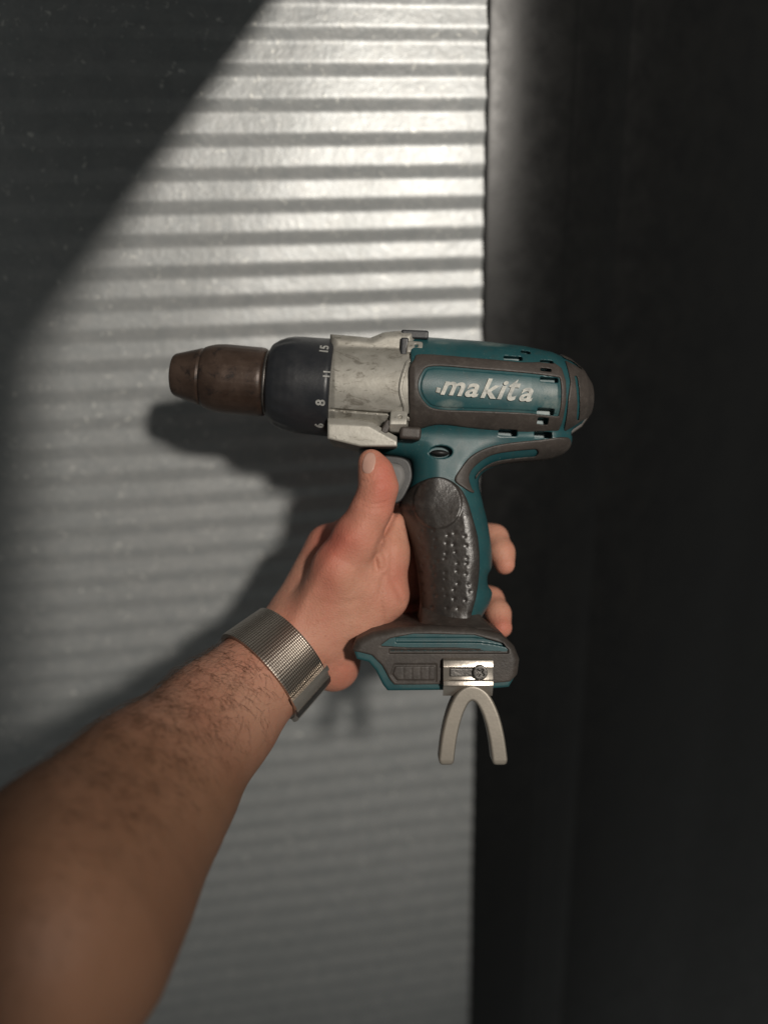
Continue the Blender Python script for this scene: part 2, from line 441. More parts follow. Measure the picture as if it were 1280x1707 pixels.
# ------------------------------------------------------------------ the drill
drill = root_at('cordless_drill', *ANC)
tag(drill, 'worn teal and black cordless drill without battery, held by its grip', 'drill')

def axy(x): return 650 + (x-720)*.056
prof = Poly([(560, -60), (682, -60), (682, 84), (688, 86), (800, 84), (870, 80), (915, 73), (945, 62), (966, 46), (980, 26), (986, 0), (986, -60)], step=1.5, pad=30)
def barrel(x, y, z):
    return prof(x, np.hypot(y-axy(x), z*1.04))
neckP = Poly([(600, 724), (640, 722), (700, 700), (760, 690), (900, 700), (945, 722), (950, 742), (935, 757), (900, 766), (850, 772), (815, 782), (797, 800),
              (803, 835), (813, 875), (819, 915), (819, 945), (812, 958), (812, 974), (820, 988), (814, 1008), (800, 1030), (800, 1050), (815, 1075),
              (690, 1075), (700, 1040), (704, 1000), (699, 950), (690, 905), (676, 865), (664, 838), (676, 822), (684, 806), (686, 785), (682, 768), (664, 762), (636, 758), (606, 752)], smooth=4, step=1.2)
neckW = None
def handle(x, y, z):
    # half thickness: slim neck above, fuller grip
    hw = 46 + 12*np.clip((y-800)/60, 0, 1) + 14*np.clip((y-1010)/45, 0, 1)**2
    rx = 765 + 6*np.clip((y-850)/80, 0, 1); g = np.clip((y-800)/50, 0, 1)
    hw = hw - g*(.20*np.maximum(rx-x, 0) + .007*np.maximum(x-rx, 0)**2)
    return rint(neckP(x, y), np.abs(z) - hw, 44.0)
vents = [(855, 597, 15, 3.5, 0), (911, 603, 11, 3, 0), (909, 617, 9, 2.6, 0), (915, 633, 15, 4, 0), (909, 686, 14, 5, 0), (904, 702, 9, 5, 0),
         (845, 722, 15, 5, 0), (902, 726, 15, 5, 0), (959, 717, 17, 4, -.62), (876, 587, 8, 3, .1)]
def zs_at(px, py):
    # surface height of the barrel at an apparent pixel
    z = 60.0
    for _ in range(5):
        tx, ty = tru((px, py), z); r = np.interp(tx, [682, 800, 870, 915, 945, 966, 980], [86, 84, 80, 73, 62, 46, 26])
        z = math.sqrt(max(r*r-(ty-axy(tx))**2, 9))/1.04
    return z
ventc = []
for (vx, vy, a, b, ro) in vents:
    z = zs_at(vx, vy); tx, ty = tru((vx, vy), z); ventc.append((tx, ty, z, a, b, ro))
def carve(d, x, y, z):
    for (tx, ty, z0, a, b, ro) in ventc:
        # three short louvres per vent
        c = box(x, y, z, (tx, ty, z0), (a, b, 16), 1.5, ro+.056)
        d = np.maximum(d, -c)
    return d
rearz = Poly(TR([(938, 560), (941, 610), (944, 640), (938, 680), (940, 722), (936, 760), (1020, 760), (1020, 560)], 40), step=2)
logoz = TR([(722, 611), (800, 616), (880, 622), (928, 627), (935, 631), (937, 660), (935, 688), (928, 691), (880, 687), (800, 684), (730, 681), (708, 670), (697, 648), (703, 623)], 78)
logoP = Poly(logoz, smooth=5, step=1.2)
def body(x, y, z):
    d = smin(barrel(x, y, z), handle(x, y, z), 14)
    # recess under the LED brow, side crease along the lower flank
    d = carve(d, x, y, z)
    sw = np.sqrt(((x-731)/19)**2 + ((y-757)/10.5)**2)
    d = np.maximum(d, -np.maximum((sw-1)*9, 30-z))
    return d
sdf_obj('housing', body, (592, 545, -98), (1000, 1090, 98), 1.45, M['teal'], drill)

# rubber frame around the name panel: proud of the barrel
frame_o = TR([(704, 590), (800, 597), (870, 603), (939, 611), (938, 722), (900, 721), (800, 713), (735, 706), (700, 713), (684, 716), (679, 700), (682, 680), (677, 650), (681, 618), (690, 600)], 72)
frameS = Poly(catmull(frame_o, 4), step=1.2)
def frame(x, y, z):
    d = barrel(x, y, z) - 3.0
    d = smax(d, frameS(x, y), 3)
    d = smax(d, -logoP(x, y) + 0, 3)
    return carve(np.maximum(d, np.maximum(18 - z, -barrel(x, y, z) - 6)), x, y, z)
sdf_obj('rubber_frame', frame, (664, 585, 10), (950, 735, 96), 1.2, M['rubber'], drill)
def panel(x, y, z):
    d = barrel(x, y, z) - 1.6
    d = smax(d, logoP(x, y) + 3.0, 2.5)
    return carve(np.maximum(d, np.maximum(40 - z, -barrel(x, y, z) - 6)), x, y, z)
sdf_obj('name_panel', panel, (690, 600, 36), (950, 700, 94), 1.2, M['teal'], drill)
def rear(x, y, z):
    b = barrel(x, y, z)
    d = smax(b - 3.0, rearz(x, y), 3)
    # crease of the cap and the teal stripe left free at the lower rear
    cr = np.abs((x-948) - (y-axy(x))*.10) - 2.5
    d = np.maximum(d, -np.maximum(cr, np.maximum(30-z, np.abs(y-axy(x)-8)-34)))
    st = np.abs((y - 727) + (x-940)*.62 - 0) - 8
    d = np.maximum(d, -np.maximum(st, -(z-5)))
    st2 = np.abs((y - 608) - (x-936)*.42) - 3.5
    d = np.maximum(d, -np.maximum(st2, np.maximum(-(z-5), x-962)))
    return np.maximum(d, -b - 7)
sdf_obj('rear_cap', rear, (930, 575, -96), (1000, 752, 96), 1.3, M['rubber'], drill)

# rubber sweep from the rear, over the web of the grip
sweepP = Poly(TR([(948, 728), (900, 733), (850, 738), (812, 746), (785, 760), (768, 780), (757, 800), (770, 812), (790, 822), (792, 806), (797, 795), (812, 781), (850, 770), (900, 766), (936, 760), (956, 744)], 45), smooth=3, step=1.2)
stripeP = Poly(TR([(893, 754), (860, 757), (825, 763), (802, 776), (788, 793), (792, 812)], 45), smooth=5, closed=False, width=5.5, step=1.2)
def core(x, y, z): return smin(barrel(x, y, z), handle(x, y, z), 14)
def sweep(x, y, z):
    c = core(x, y, z)
    d = smax(c - 4, sweepP(x, y), 3)
    d = smax(d, -np.maximum(stripeP(x, y), 12 - z), 2)
    return np.maximum(d, -c - 5)
sdf_obj('rubber_sweep', sweep, (745, 715, -80), (975, 835, 90), 1.3, M['rubber'], drill)
gripP = Poly(TR([(664, 846), (676, 822), (694, 806), (716, 797), (742, 797), (764, 810), (778, 832), (787, 862), (796, 895), (799, 930), (798, 965), (793, 995), (786, 1022), (784, 1050), (775, 1064),
                 (690, 1066), (688, 1040), (690, 1000), (684, 950), (672, 900), (655, 862)], 50), smooth=4, step=1.2)
lobe = (729, 838)
rng = np.random.RandomState(3)
dots = [tru((706 + 18*(i % 5) + rng.uniform(-5, 5), yy + rng.uniform(-5, 5)), 52) for i, yy in enumerate(np.linspace(882, 1022, 46))]
def grip(x, y, z):
    c = core(x, y, z)
    t = tru(lobe, 55); dl = np.sqrt((x-t[0])**2 + ((y-t[1])*.92)**2) - 38
    d = smax(c - 4.0, gripP(x, y), 4)
    # raised thumb lobe with a fine step round it
    d = np.where(z > 10, d - 2.2*np.clip(-dl/3 + .5, 0, 1), d)
    # worn dimples of the tread
    for (a, b) in dots:
        q = np.sqrt((x-a)**2 + (y-b)**2)
        d = d + np.where(z > 10, 1.5*np.exp(-(q/2.6)**2), 0)
    return np.maximum(d, -c - 5)
sdf_obj('grip', grip, (648, 790, -72), (812, 1075, 76), 1.3, M['grip'], drill)

# gearbox
gP = Poly([(520, -60), (520, 70), (553, 74), (562, 78), (600, 79), (660, 80), (690, 80), (690, -60)], step=1.5, pad=30)
topP = Poly([(553, 566), (600, 570), (618, 572), (640, 563), (664, 561), (690, 562), (690, 600), (553, 600)], step=1.5)
legP = Poly(TR([(546, 696), (600, 700), (622, 704), (640, 716), (662, 728), (662, 745), (600, 745), (546, 732)], 66), step=1.2)
scallop = Poly(TR([(688, 595), (672, 615), (664, 650), (672, 680), (678, 700), (760, 700), (760, 595)], 72), smooth=4, step=1.2)
def gearbox(x, y, z):
    ay = 648 + (x-600)*.06
    rr = np.hypot(y-ay, z*1.05)
    d = gP(x, rr)
    d = smin(d, rint(topP(x, y), np.abs(z) - 52, 14), 4)
    lg = rint(legP(x, y), np.abs(z) - 72, 3)
    yt = tru((0, 697), 68)[1] + np.maximum(x-560, 0)*.05 + np.maximum(x-615, 0)*.5
    lg = smax(lg, (z - 72 + np.maximum(yt+11-y, 0)*.48)*.9, 1)
    d = smin(d, lg, 2)
    # groove above the foot ledge
    g = np.abs(y - (690 + (x-552)*.075) ) - 1.8
    d = np.maximum(d, -np.maximum(g, np.maximum(40-z, np.hypot(rr-78, 0)-5)))
    return np.maximum(d, 546-x)
sdf_obj('gearbox', gearbox, (540, 552, -84), (700, 752, 84), 1.3, M['alu'], drill)
# rim where the gearbox meets the rubber
def rim(x, y, z):
    ay = 648 + (x-600)*.06
    d = np.abs(np.hypot(y-ay, z*1.05) - 80) - 3.5
    return smax(smax(d, scallop(x, y), 2), np.maximum(-scallop(x, y) - 6, 20-z), 1.5)
sdf_obj('gearbox_rim', rim, (655, 580, 15), (700, 712, 90), 1.0, M['alu'], drill)

# screw bosses and dark bracket
for (bx, by, hw, hh, z0) in ((691, 581, 12.5, 13.5, 52), (664, 701, 13.5, 17, 62)):
    t = tru((bx, by), z0+14)
    def boss(x, y, z, t=t, hw=hw, hh=hh, z0=z0):
        d = box(x, y, z, (t[0], t[1], z0-8), (hw, hh, 24), 4, .09)
        # chamfer towards the lower edge
        d = smax(d, (z-(z0+12)) - (y-t[1])*.38, 2)
        d = smax(d, (z-(z0+12)) + np.maximum(y-(t[1]+hh*.35), 0)*1.1, 2)
        return np.maximum(d, -(np.hypot(x-t[0]-3, (y-t[1]+6)) - 3.2 + (z0+18-z)*0 + np.maximum(z0+8-z, 0)))
    sdf_obj('screw_boss', boss, (t[0]-24, t[1]-26, z0-36), (t[0]+24, t[1]+26, z0+22), .9, M['alu'], drill)
def bracket(x, y, z):
    t = tru((691, 559), 40)
    d = box(x, y, z, (t[0], t[1], 5), (22, 7, 44), 3, .04)
    u = tru((674, 578), 55)
    return smin(d, box(x, y, z, (u[0], u[1], 20), (6, 14, 40), 2, .05), 2)
sdf_obj('speed_switch_bracket', bracket, (655, 545, -45), (725, 610, 66), 1.2, M['clutch'], drill)
def lowbr(x, y, z):
    t = tru((684, 722), 66)
    d = box(x, y, z, (t[0], t[1], 40), (17, 10, 32), 5, .08)
    u = tru((644, 712), 66)
    return smin(d, box(x, y, z, (u[0], u[1], 45), (6, 12, 25), 3, .5), 3)
sdf_obj('boss_seat', lowbr, (630, 690, 5), (710, 745, 76), 1.2, M['rubber'], drill)

# lathe parts on the tilted nose axis
NA = math.atan(.085)
def nose_frame(x):                 # centre on axis at photo x
    return np.array([x, 624.5 + (x-290)*.086, 0.0])
def lathe(name, prof_, mat, parent, seg=96, flutes=None):
    V = []; Q = []
    ax_ = np.array([math.cos(NA), math.sin(NA), 0]); e1 = np.array([-math.sin(NA), math.cos(NA), 0]); e2 = np.array([0, 0, 1.0])
    for i, (x, r) in enumerate(prof_):
        c = nose_frame(x)
        for k in range(seg):
            a = 2*math.pi*k/seg; rr = r
            if flutes: rr = r - flutes(x, a)
            V.append(c + rr*(math.cos(a)*e1 + math.sin(a)*e2))
    n = len(prof_)
    for i in range(n-1):
        for k in range(seg):
            k2 = (k+1) % seg
            Q.append((i*seg+k, i*seg+k2, (i+1)*seg+k2, (i+1)*seg+k))
    return mesh_np(name, to_local(np.array(V), ANC), Q, mat, parent)
def dens(pts, step=1.5):
    out = []
    for (a, b), (c, d) in zip(pts[:-1], pts[1:]):
        n = max(1, int(math.hypot(c-a, d-b)/step))
        for i in range(n): out.append((a + (c-a)*i/n, b + (d-b)*i/n))
    out.append(pts[-1]); return out
chuck_knurl = lambda x, a: (.22*(.5+.5*math.cos(a*36)) if 352 < x < 436 else 0)
lathe('chuck_sleeve', [(350, 20), (343, 40), (341, 46), (342, 49.5), (345, 51), (352, 53.5), (362, 55.8), (374, 57)] + dens([(382, 57.3), (430, 57)]) + [(436, 57), (441, 56), (444, 54), (445, 46), (446, 20)], M['chuck'], drill, 144, chuck_knurl)
lathe('chuck_nose', [(300, 0), (298, 14), (296, 15), (291.5, 16), (290, 20), (289.5, 28), (291, 32.5), (294, 35), (304, 38), (330, 45.5), (336, 47.5), (338, 47.5), (339, 46.2), (341, 46.2), (343, 47), (343, 20)], M['chuck'], drill)
lathe('chuck_ring', [(444, 30), (444, 50), (445, 53), (448, 53.5), (451, 52), (452, 48), (456, 47), (460, 46), (460, 30)], M['bolt'], drill)
fl = lambda x, a: (1.5*(.5+.5*math.cos(a*20))*max(0, min(1, (500-x)/22, (x-458)/10)))
lathe('torque_collar', [(462, 20), (452, 40), (451, 59), (453, 63)] + dens([(455, 65), (464, 71.5), (476, 76.5), (488, 79), (500, 79.5)], 3) + dens([(502, 79.5), (546, 80.5)], 4) + [(550, 80.5), (553, 79), (555, 76), (556, 60), (556, 20)], M['clutch'], drill, 160, fl)

def text_part(name, s, size, mat, parent, M4, extrude=.3, bold=.0):
    cu = bpy.data.curves.new(name, 'FONT'); cu.body = s; cu.size = size; cu.extrude = extrude; cu.offset = bold
    cu.align_x = 'CENTER'; cu.align_y = 'CENTER'
    tmp = bpy.data.objects.new(name, cu); COL.objects.link(tmp)
    bpy.context.view_layer.update()
    me = bpy.data.meshes.new_from_object(tmp.evaluated_get(bpy.context.evaluated_depsgraph_get()))
    bpy.data.objects.remove(tmp)
    me.name = name; me.transform(M4); me.materials.clear(); me.materials.append(mat)
    o = bpy.data.objects.new(name, me); COL.objects.link(o); o.parent = parent
    return o
collar = bpy.data.objects['torque_collar']
for (s_, px, py, sz) in (('15', 541, 583, 19), ('11', 545, 624, 14), ('8', 535, 671, 20), ('6', 533, 709, 20)):
    r = 80.2
    c = nose_frame(px); z = 60
    for _ in range(5):
        t = tru((px, py), z); dy = t[1] - (624.5 + (t[0]-290)*.086); z = math.sqrt(max(r*r - dy*dy, 16))
    ang = math.asin(max(-1, min(1, dy/r)))           # + = below the axis
    nrm = Vector((0, -math.sin(ang), math.cos(ang)))
    axd = Vector((math.cos(NA), -math.sin(NA), 0))
    nrm = (nrm - axd*nrm.dot(axd)).normalized()
    up = -axd                                        # glyph tops point to the chuck
    rt = up.cross(nrm)
    pos = Vector(((t[0]-640)*S, (CY-t[1])*S, z*S)) + nrm*(.9*S)
    M4 = Matrix.Translation(pos) @ Matrix((rt, up, nrm)).transposed().to_4x4() @ Matrix.Scale(S, 4)
    text_part('numeral', s_, sz, M['print_'], collar, M4, .5, .55)
# index tick marks on the rim of the gearbox side of the collar are worn away in the photograph

# name in raised slanted letters, each set on the curve of the barrel
for ch, px in (('m', 757), ('a', 789), ('k', 816), ('i', 837), ('t', 852), ('a', 879)):
    z = 80.0; py = 645 + (px-756)*.080
    for _ in range(4):
        t = tru((px, py), z); dy = t[1] - axy(t[0]); r_ = np.interp(t[0], [682, 800, 870, 915], [86, 84, 80, 73]); z = math.sqrt(r_*r_-dy*dy)/1.04
    nrm = Vector((.03, -dy, z)).normalized()
    rt = Vector((1, -.080, 0)); rt = (rt - nrm*rt.dot(nrm)).normalized(); up = nrm.cross(rt)
    pos = Vector(((t[0]-640)*S, (CY-t[1])*S, z*S)) + nrm*(2.6*S)
    sh = Matrix(((1.12, .34, 0, 0), (0, 1, 0, 0), (0, 0, 1, 0), (0, 0, 0, 1)))
    yo = 0.0
    M4 = Matrix.Translation(pos) @ Matrix((rt, up, nrm)).transposed().to_4x4() @ Matrix.Scale(S, 4) @ Matrix.Translation((yo*.34, yo, 0)) @ sh
    if ch == 't': M4 = M4 @ Matrix.Translation((1.2, 3.6, 0)) @ Matrix.Diagonal((1.0, 1.32, 1, 1))
    text_part('letter', ch, 42, M['white'], bpy.data.objects['name_panel'], M4, 1.5, .75 if ch == 't' else 1.0)
# the detached square left of the m
t = tru((730, 651), 80)
sdf_obj('emblem_dot', lambda x, y, z: smax(box(x, y, z, (t[0], t[1], 78), (3.6, 4.2, 12), 1, .25), np.abs(barrel(x, y, z)-1.5) - 2.4, 1), (t[0]-10, t[1]-10, 66), (t[0]+10, t[1]+10, 92), .7, M['white'], bpy.data.objects['name_panel'], 2.2)

# direction switch
def dsw(x, y, z):
    t = tru((733, 755), 40)
    return ell(x, y, z, (t[0], t[1], 34), (15, 5.5, 12), .05)
sdf_obj('direction_switch', dsw, (705, 740, 15), (760, 775, 50), .9, M['black'], drill)
# trigger and its dark gap
tp = TR([(630, 768), (660, 768), (674, 775), (680, 790), (678, 806), (664, 830), (640, 850), (620, 810)], 30)
trigP = Poly(tp, smooth=4, step=1.2)
sdf_obj('trigger', lambda x, y, z: rint(trigP(x, y), np.abs(z) - 40, 14), (600, 750, -40), (700, 850, 40), 1.3, M['grey'], drill)
gp = Poly(TR([(630, 760), (664, 761), (681, 769), (687, 788), (684, 808), (668, 836), (650, 838), (668, 806), (670, 788), (660, 776), (634, 774)], 30), smooth=4, step=1.2)
sdf_obj('trigger_surround', lambda x, y, z: rint(gp(x, y), np.abs(z) - 37, 3), (620, 750, -44), (700, 850, 44), 1.2, M['black'], drill)
# work light lens under the nose
u = tru((623, 744), 40)
sdf_obj('lamp_lens', lambda x, y, z: ell(x, y, z, (u[0], u[1], 30), (12, 4.5, 22), .1), (u[0]-16, u[1]-9, 0), (u[0]+16, u[1]+9, 56), .9, M['steel'], drill)
u2 = tru((618, 752), 40)
sdf_obj('lamp_housing', lambda x, y, z: ell(x, y, z, (u2[0]-2, u2[1], 20), (18, 13, 28), .1), (u2[0]-26, u2[1]-16, -12), (u2[0]+24, u2[1]+16, 52), 1.1, M['black'], drill)

# battery foot
ZB = 92
footA = TR([(596, 1070), (620, 1058), (660, 1050), (720, 1047), (790, 1050), (832, 1060), (855, 1080), (863, 1100), (860, 1126), (848, 1146), (800, 1150), (735, 1151), (646, 1152), (638, 1142), (626, 1118), (614, 1104), (594, 1099), (589, 1084)], ZB)
footP = Poly(footA, step=1.2)
bandP = Poly(TR([(634, 1076), (650, 1064), (690, 1056), (790, 1058), (838, 1072), (846, 1083), (760, 1079), (680, 1079)], ZB), step=1.0)
def foot(x, y, z):
    d = rint(footP(x, y), np.abs(z) - ZB, 4)
    t1 = tru((0, 1067), ZB)[1]
    g = np.abs(y - t1 - np.maximum(x-770, 0)**2*.0022) - 3.6
    return np.maximum(d, -np.maximum(g, np.maximum(ZB-7-z, np.abs(x-748)-90)))
sdf_obj('battery_foot', foot, (590, 1020, -98), (870, 1140, 98), 1.3, M['teal'], drill)
coverP = Poly(TR([(590, 1064), (620, 1051), (660, 1043), (720, 1040), (790, 1043), (836, 1054), (862, 1078), (868, 1100), (864, 1124), (850, 1136), (800, 1140), (735, 1140.5), (657, 1141), (650, 1133), (637, 1109), (620, 1092), (600, 1087), (585, 1086)], ZB), step=1.2)
innerP = Poly(TR([(656, 1106), (728, 1106), (728, 1137), (660, 1137), (650, 1124)], ZB), step=1.0)
def cover(x, y, z):
    d = rint(footP(x, y) - 3.4, np.abs(z) - ZB - 3.4, 13)
    d = smax(d, coverP(x, y), 2)
    d = smax(d, -np.maximum(bandP(x, y), 60 - z), 1.5)
    t2 = tru((0, 1085), ZB)[1]
    g = np.abs(y - t2) - 3.2
    d = smax(d, -np.maximum(g, np.maximum(ZB - z, np.abs(x-740)-92)), 1.2)
    d = smax(d, -np.maximum(np.abs(innerP(x, y)+2.2) - 1.4, ZB + 2.0 - z), 1)
    for vx in (672, 686, 700, 714):
        q = tru((vx, 1122), ZB)
        d = smax(d, -np.maximum(np.abs(x-q[0]) - .9, np.maximum(np.abs(y-q[1])-10, ZB+2.7-z)), .8)
    return d
sdf_obj('foot_cover', cover, (584, 1015, -102), (874, 1136, 102), 1.25, M['rubber'], drill)
def collarf(x, y, z):          # rubber where the grip flares into the foot
    c = rint(Poly_fl(x, y), np.abs(z) - 44 - 46*np.clip((y-1008)/26, 0, 1)**1.5, 30)
    return c
Poly_fl = Poly(TR([(712, 1012), (794, 1010), (804, 1030), (820, 1046), (828, 1058), (684, 1058), (692, 1048), (701, 1036)], 50), smooth=3, step=1.2)
sdf_obj('grip_flare', collarf, (640, 990, -98), (850, 1060, 98), 1.4, M['rubber'], drill)

# belt clip: folded sheet, bolt, cast hook
clip = bpy.data.objects.new('belt_clip', None); COL.objects.link(clip); clip.parent = drill
def strip(name, prof2, xa, xb, mat, parent, thick=2.2):
    # prof2: (y, z) fold line; extruded along x
    Pn = np.array(prof2, float); n = len(Pn)
    nrm = np.zeros_like(Pn)
    for i in range(n):
        a = Pn[max(i-1, 0)]; b = Pn[min(i+1, n-1)]; t_ = (b-a)/np.linalg.norm(b-a); nrm[i] = (-t_[1], t_[0])
    outr = Pn; inr = Pn - nrm*thick
    ring = np.concatenate([outr, inr[::-1]])
    V = []; Q = []
    for x in (xa, xb):
        for (y, z) in ring: V.append((x + (y-1100)*0, y, z))
    m = len(ring)
    for i in range(m): Q.append((i, (i+1) % m, m+(i+1) % m, m+i))
    for i in range(n-1):
        a, b = i, i+1; c_, d_ = m-1-i, m-2-i
        Q.append((a, c_, d_, b)); Q.append((m+a, m+b, m+d_, m+c_))
    o = mesh_np(name, to_local(np.array(V), ANC), Q, mat, parent, False)
    bm = bmesh.new(); bm.from_mesh(o.data); bmesh.ops.recalc_face_normals(bm, faces=bm.faces); bm.to_mesh(o.data); bm.free()
    be = o.modifiers.new('bevel', 'BEVEL'); be.width = .0004; be.segments = 2
    return o
def ty_(y, z=112): return tru((0, y), z)[1]
xa = tru((739, 0), 110)[0]; xb = tru((822, 0), 110)[0]
strip('clip_plate', [(ty_(1099), 92), (ty_(1102), 108), (ty_(1112), 110.2), (ty_(1113), 109.8), (ty_(1115), 107), (ty_(1134), 107.4), (ty_(1136), 110.5), (ty_(1143), 112), (ty_(1144), 111), (ty_(1145), 108), (ty_(1152), 105), (ty_(1163), 100)], xa, xb, M['steel'], clip)
# dark slot sheet under the bolt and the hexagon bolt
def rim_plate(x, y, z):
    t = tru((777, 1121), 110)
    d = box(x, y, z, (t[0], t[1], 109), (25, 6.5, 1.6), 1.5)
    return d
sdf_obj('clip_slot', rim_plate, (730, 1080, 104), (800, 1120, 114), .8, M['bolt'], clip, 2.2)
def boltf(x, y, z):
    t = tru((800, 1121), 114)
    dx, dy = x-t[0], y-t[1]; r = np.hypot(dx, dy)
    d = smax(r - 11.2, z - 117.5, 2.0)
    d = np.maximum(d, 104 - z)
    cr = np.minimum(np.maximum(np.abs(dx*.8+dy*.6) - 1.4, r-6.5), np.maximum(np.abs(-dx*.6+dy*.8) - 1.4, r-6.5))
    return np.maximum(d, -np.maximum(cr, 114.5 - z))
sdf_obj('bolt', boltf, (770, 1080, 100), (805, 1118, 122), .7, M['bolt'], clip, 2.2)
hk = TR([(743, 1262), (748, 1225), (757, 1190), (770, 1163), (786, 1154), (803, 1163), (817, 1190), (826, 1225), (831, 1262)], 104)
hkP = Poly(hk, smooth=6, closed=False, width=11.8, step=1.0)
hk2 = Poly(TR([(742, 1266), (760, 1268), (835, 1268), (838, 1268)], 104), closed=False, width=30, step=1.5)
def hook(x, y, z):
    zc = 96 + np.clip((y-1120)/110, 0, 1)*6
    d = rint(hkP(x, y), np.abs(z - zc) - 15, 3)
    yb = tru((0, 1271), 104)[1]
    return smax(d, y - yb, 2.5)
sdf_obj('hook', hook, (715, 1110, 76), (835, 1245, 120), 1.1, M['hook'], clip)

# ------------------------------------------------------------------ the hand and forearm
def A(px, py, z, r):               # apparent place and radius -> true
    k = (F - z)/F; x, y = tru((px, py), z); return (x, y, z), r*k
def chain(x, y, z, pts, k, d=None):
    for (p, q) in zip(pts[:-1], pts[1:]):
        (a, ra), (b, rb) = A(*p), A(*q)
        c = cone(x, y, z, a, b, ra, rb)
        d = c if d is None else smin(d, c, k)
    return d
def seg2(x, y, pts):               # distance in apparent pixels to a polyline
    d = None
    for (a, b) in zip(pts[:-1], pts[1:]):
        ex, ey = b[0]-a[0], b[1]-a[1]; L = ex*ex+ey*ey
        t = np.clip(((x-a[0])*ex + (y-a[1])*ey)/L, 0, 1)
        q = np.hypot(x-a[0]-t*ex, y-a[1]-t*ey); d = q if d is None else np.minimum(d, q)
    return d
def hand(x, y, z):
    # forearm and wrist
    d = chain(x, y, z, [(-210, 1850, 440, 280), (70, 1548, 375, 212), (160, 1432, 280, 168), (254, 1316, 185, 129), (365, 1196, 80, 90), (448, 1112, 22, 67), (500, 1060, 0, 60)], 50)
    # palm mass
    p = chain(x, y, z, [(500, 1060, -5, 62), (560, 1020, -15, 66), (592, 962, -18, 72)], 22)
    p = smin(p, chain(x, y, z, [(540, 1085, -22, 52), (556, 1108, -25, 44)], 20), 20)
    p = smin(p, chain(x, y, z, [(600, 965, 5, 60), (640, 920, 8, 38), (642, 985, 5, 38)], 20), 20)
    p = smin(p, chain(x, y, z, [(552, 1050, -5, 46), (562, 1085, -12, 36)], 20), 20)
    p = smin(p, chain(x, y, z, [(640, 925, 6, 36), (652, 885, 6, 22), (657, 868, 6, 15)], 14), 14)
    p = smin(p, chain(x, y, z, [(668, 880, -62, 26), (686, 940, -72, 24), (682, 985, -72, 22)], 14), 14)
    p = smin(p, chain(x, y, z, [(600, 1030, 8, 40), (640, 1000, 8, 36)], 20), 20)
    d = smin(d, p, 30)
    # back of the hand: knuckle row
    d = smin(d, chain(x, y, z, [(500, 1010, -30, 42), (548, 912, -50, 38)], 25), 30)
    # thumb
    th = chain(x, y, z, [(520, 1040, 12, 44), (568, 945, 40, 44), (598, 895, 55, 40), (620, 850, 66, 33), (631, 812, 72, 30), (626, 786, 72, 26), (618, 769, 70, 20)], 14)
    d = smin(d, th, 16)
    # fingers behind the grip
    for pts in ([(548, 912, -52, 34), (600, 880, -95, 29), (668, 858, -112, 26), (700, 850, -95, 23)],
                [(560, 955, -60, 34), (640, 935, -112, 29), (770, 888, -122, 26), (824, 897, -84, 20), (836, 920, -55, 18.5), (841, 941, -42, 16.5)],
                [(570, 1000, -60, 32), (650, 990, -114, 28), (765, 985, -122, 25), (818, 1000, -84, 19), (830, 1022, -50, 18), (836, 1046, -28, 17)],
                [(570, 1040, -50, 28), (640, 1030, -98, 24), (730, 1020, -112, 21), (775, 1022, -88, 18)]):
        f = chain(x, y, z, pts, 16)
        d = smin(d, f, 10)
    # creases and tendons, seen from the front
    k = F/(F - z); X = CX + (x-CX)*k; Y = CY + (y-CY)*k
    fr = np.clip((z+20)/30, 0, 1)
    for pts, wd, amp in (([(664, 846), (648, 876), (632, 905), (624, 930), (628, 950)], 4.5, 3.6),
                         ([(632, 905), (642, 925), (644, 945), (636, 950)], 3.5, 1.6),
                         ([(672, 1005), (650, 960), (655, 900)], 5, 2.2), ([(640, 1040), (632, 990), (640, 960)], 4, 1.8),
                         ([(602, 842), (622, 850), (640, 846)], 3, 1.3), ([(604, 835), (622, 842), (642, 838)], 2.5, 1.0),
                         ([(600, 800), (615, 805), (628, 800)], 2.5, 1.0),
                         ([(520, 1085), (545, 1105), (575, 1112)], 7, 1.2), ([(530, 1100), (560, 1120)], 4, .8),
                         ([(560, 930), (590, 945), (620, 975)], 7, 1.2), ([(520, 1000), (560, 1010), (600, 1000)], 7, .8)):
        q = seg2(X, Y, pts); d = d + fr*amp*np.exp(-(q/wd)**2)
    for pts, wd, amp in (([(480, 1055), (530, 960), (575, 900)], 12, 3.0), ([(590, 890), (600, 880)], 16, 3.0), ([(638, 935), (640, 945)], 9, 3.0),
                         ([(560, 960), (580, 1010)], 26, 4.0), ([(624, 820), (628, 812)], 14, 1.5)):
        q = seg2(X, Y, pts); d = d - fr*amp*np.exp(-(q/wd)**2)
    # keep the hand off the drill
    return d
t1 = time.time()
P, Q = surf(hand, (-40, 690, -190), (905, 1560, 650), 2.2, 1.6)
hanc = (*tru((448, 1112), 22), 22.0)
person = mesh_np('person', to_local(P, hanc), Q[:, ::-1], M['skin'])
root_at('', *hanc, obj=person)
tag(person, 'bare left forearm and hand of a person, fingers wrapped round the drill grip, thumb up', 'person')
k = F/(F - P[:, 2]); XA = CX + (P[:, 0]-CX)*k; YA = CY + (P[:, 1]-CY)*k
def g2(cx, cy, rx, ry): return np.exp(-((XA-cx)/rx)**2 - ((YA-cy)/ry)**2)
flush = np.clip(.12*(YA < 1120) + .35*g2(560, 860, 60, 40) + .75*g2(640, 800, 26, 60) + .55*g2(570, 905, 50, 32) + .4*g2(545, 950, 30, 60) + .45*g2(570, 1130, 40, 26) + .35*g2(662, 960, 22, 50) + .6*g2(836, 1045, 25, 18) + .3*g2(842, 945, 20, 14), 0, 1)
tan_shade_w = np.clip((YA - 1060)/280 + (440-XA)/700, 0, 1)*.9  # some tan plus painted arm shade, growing toward the lower left
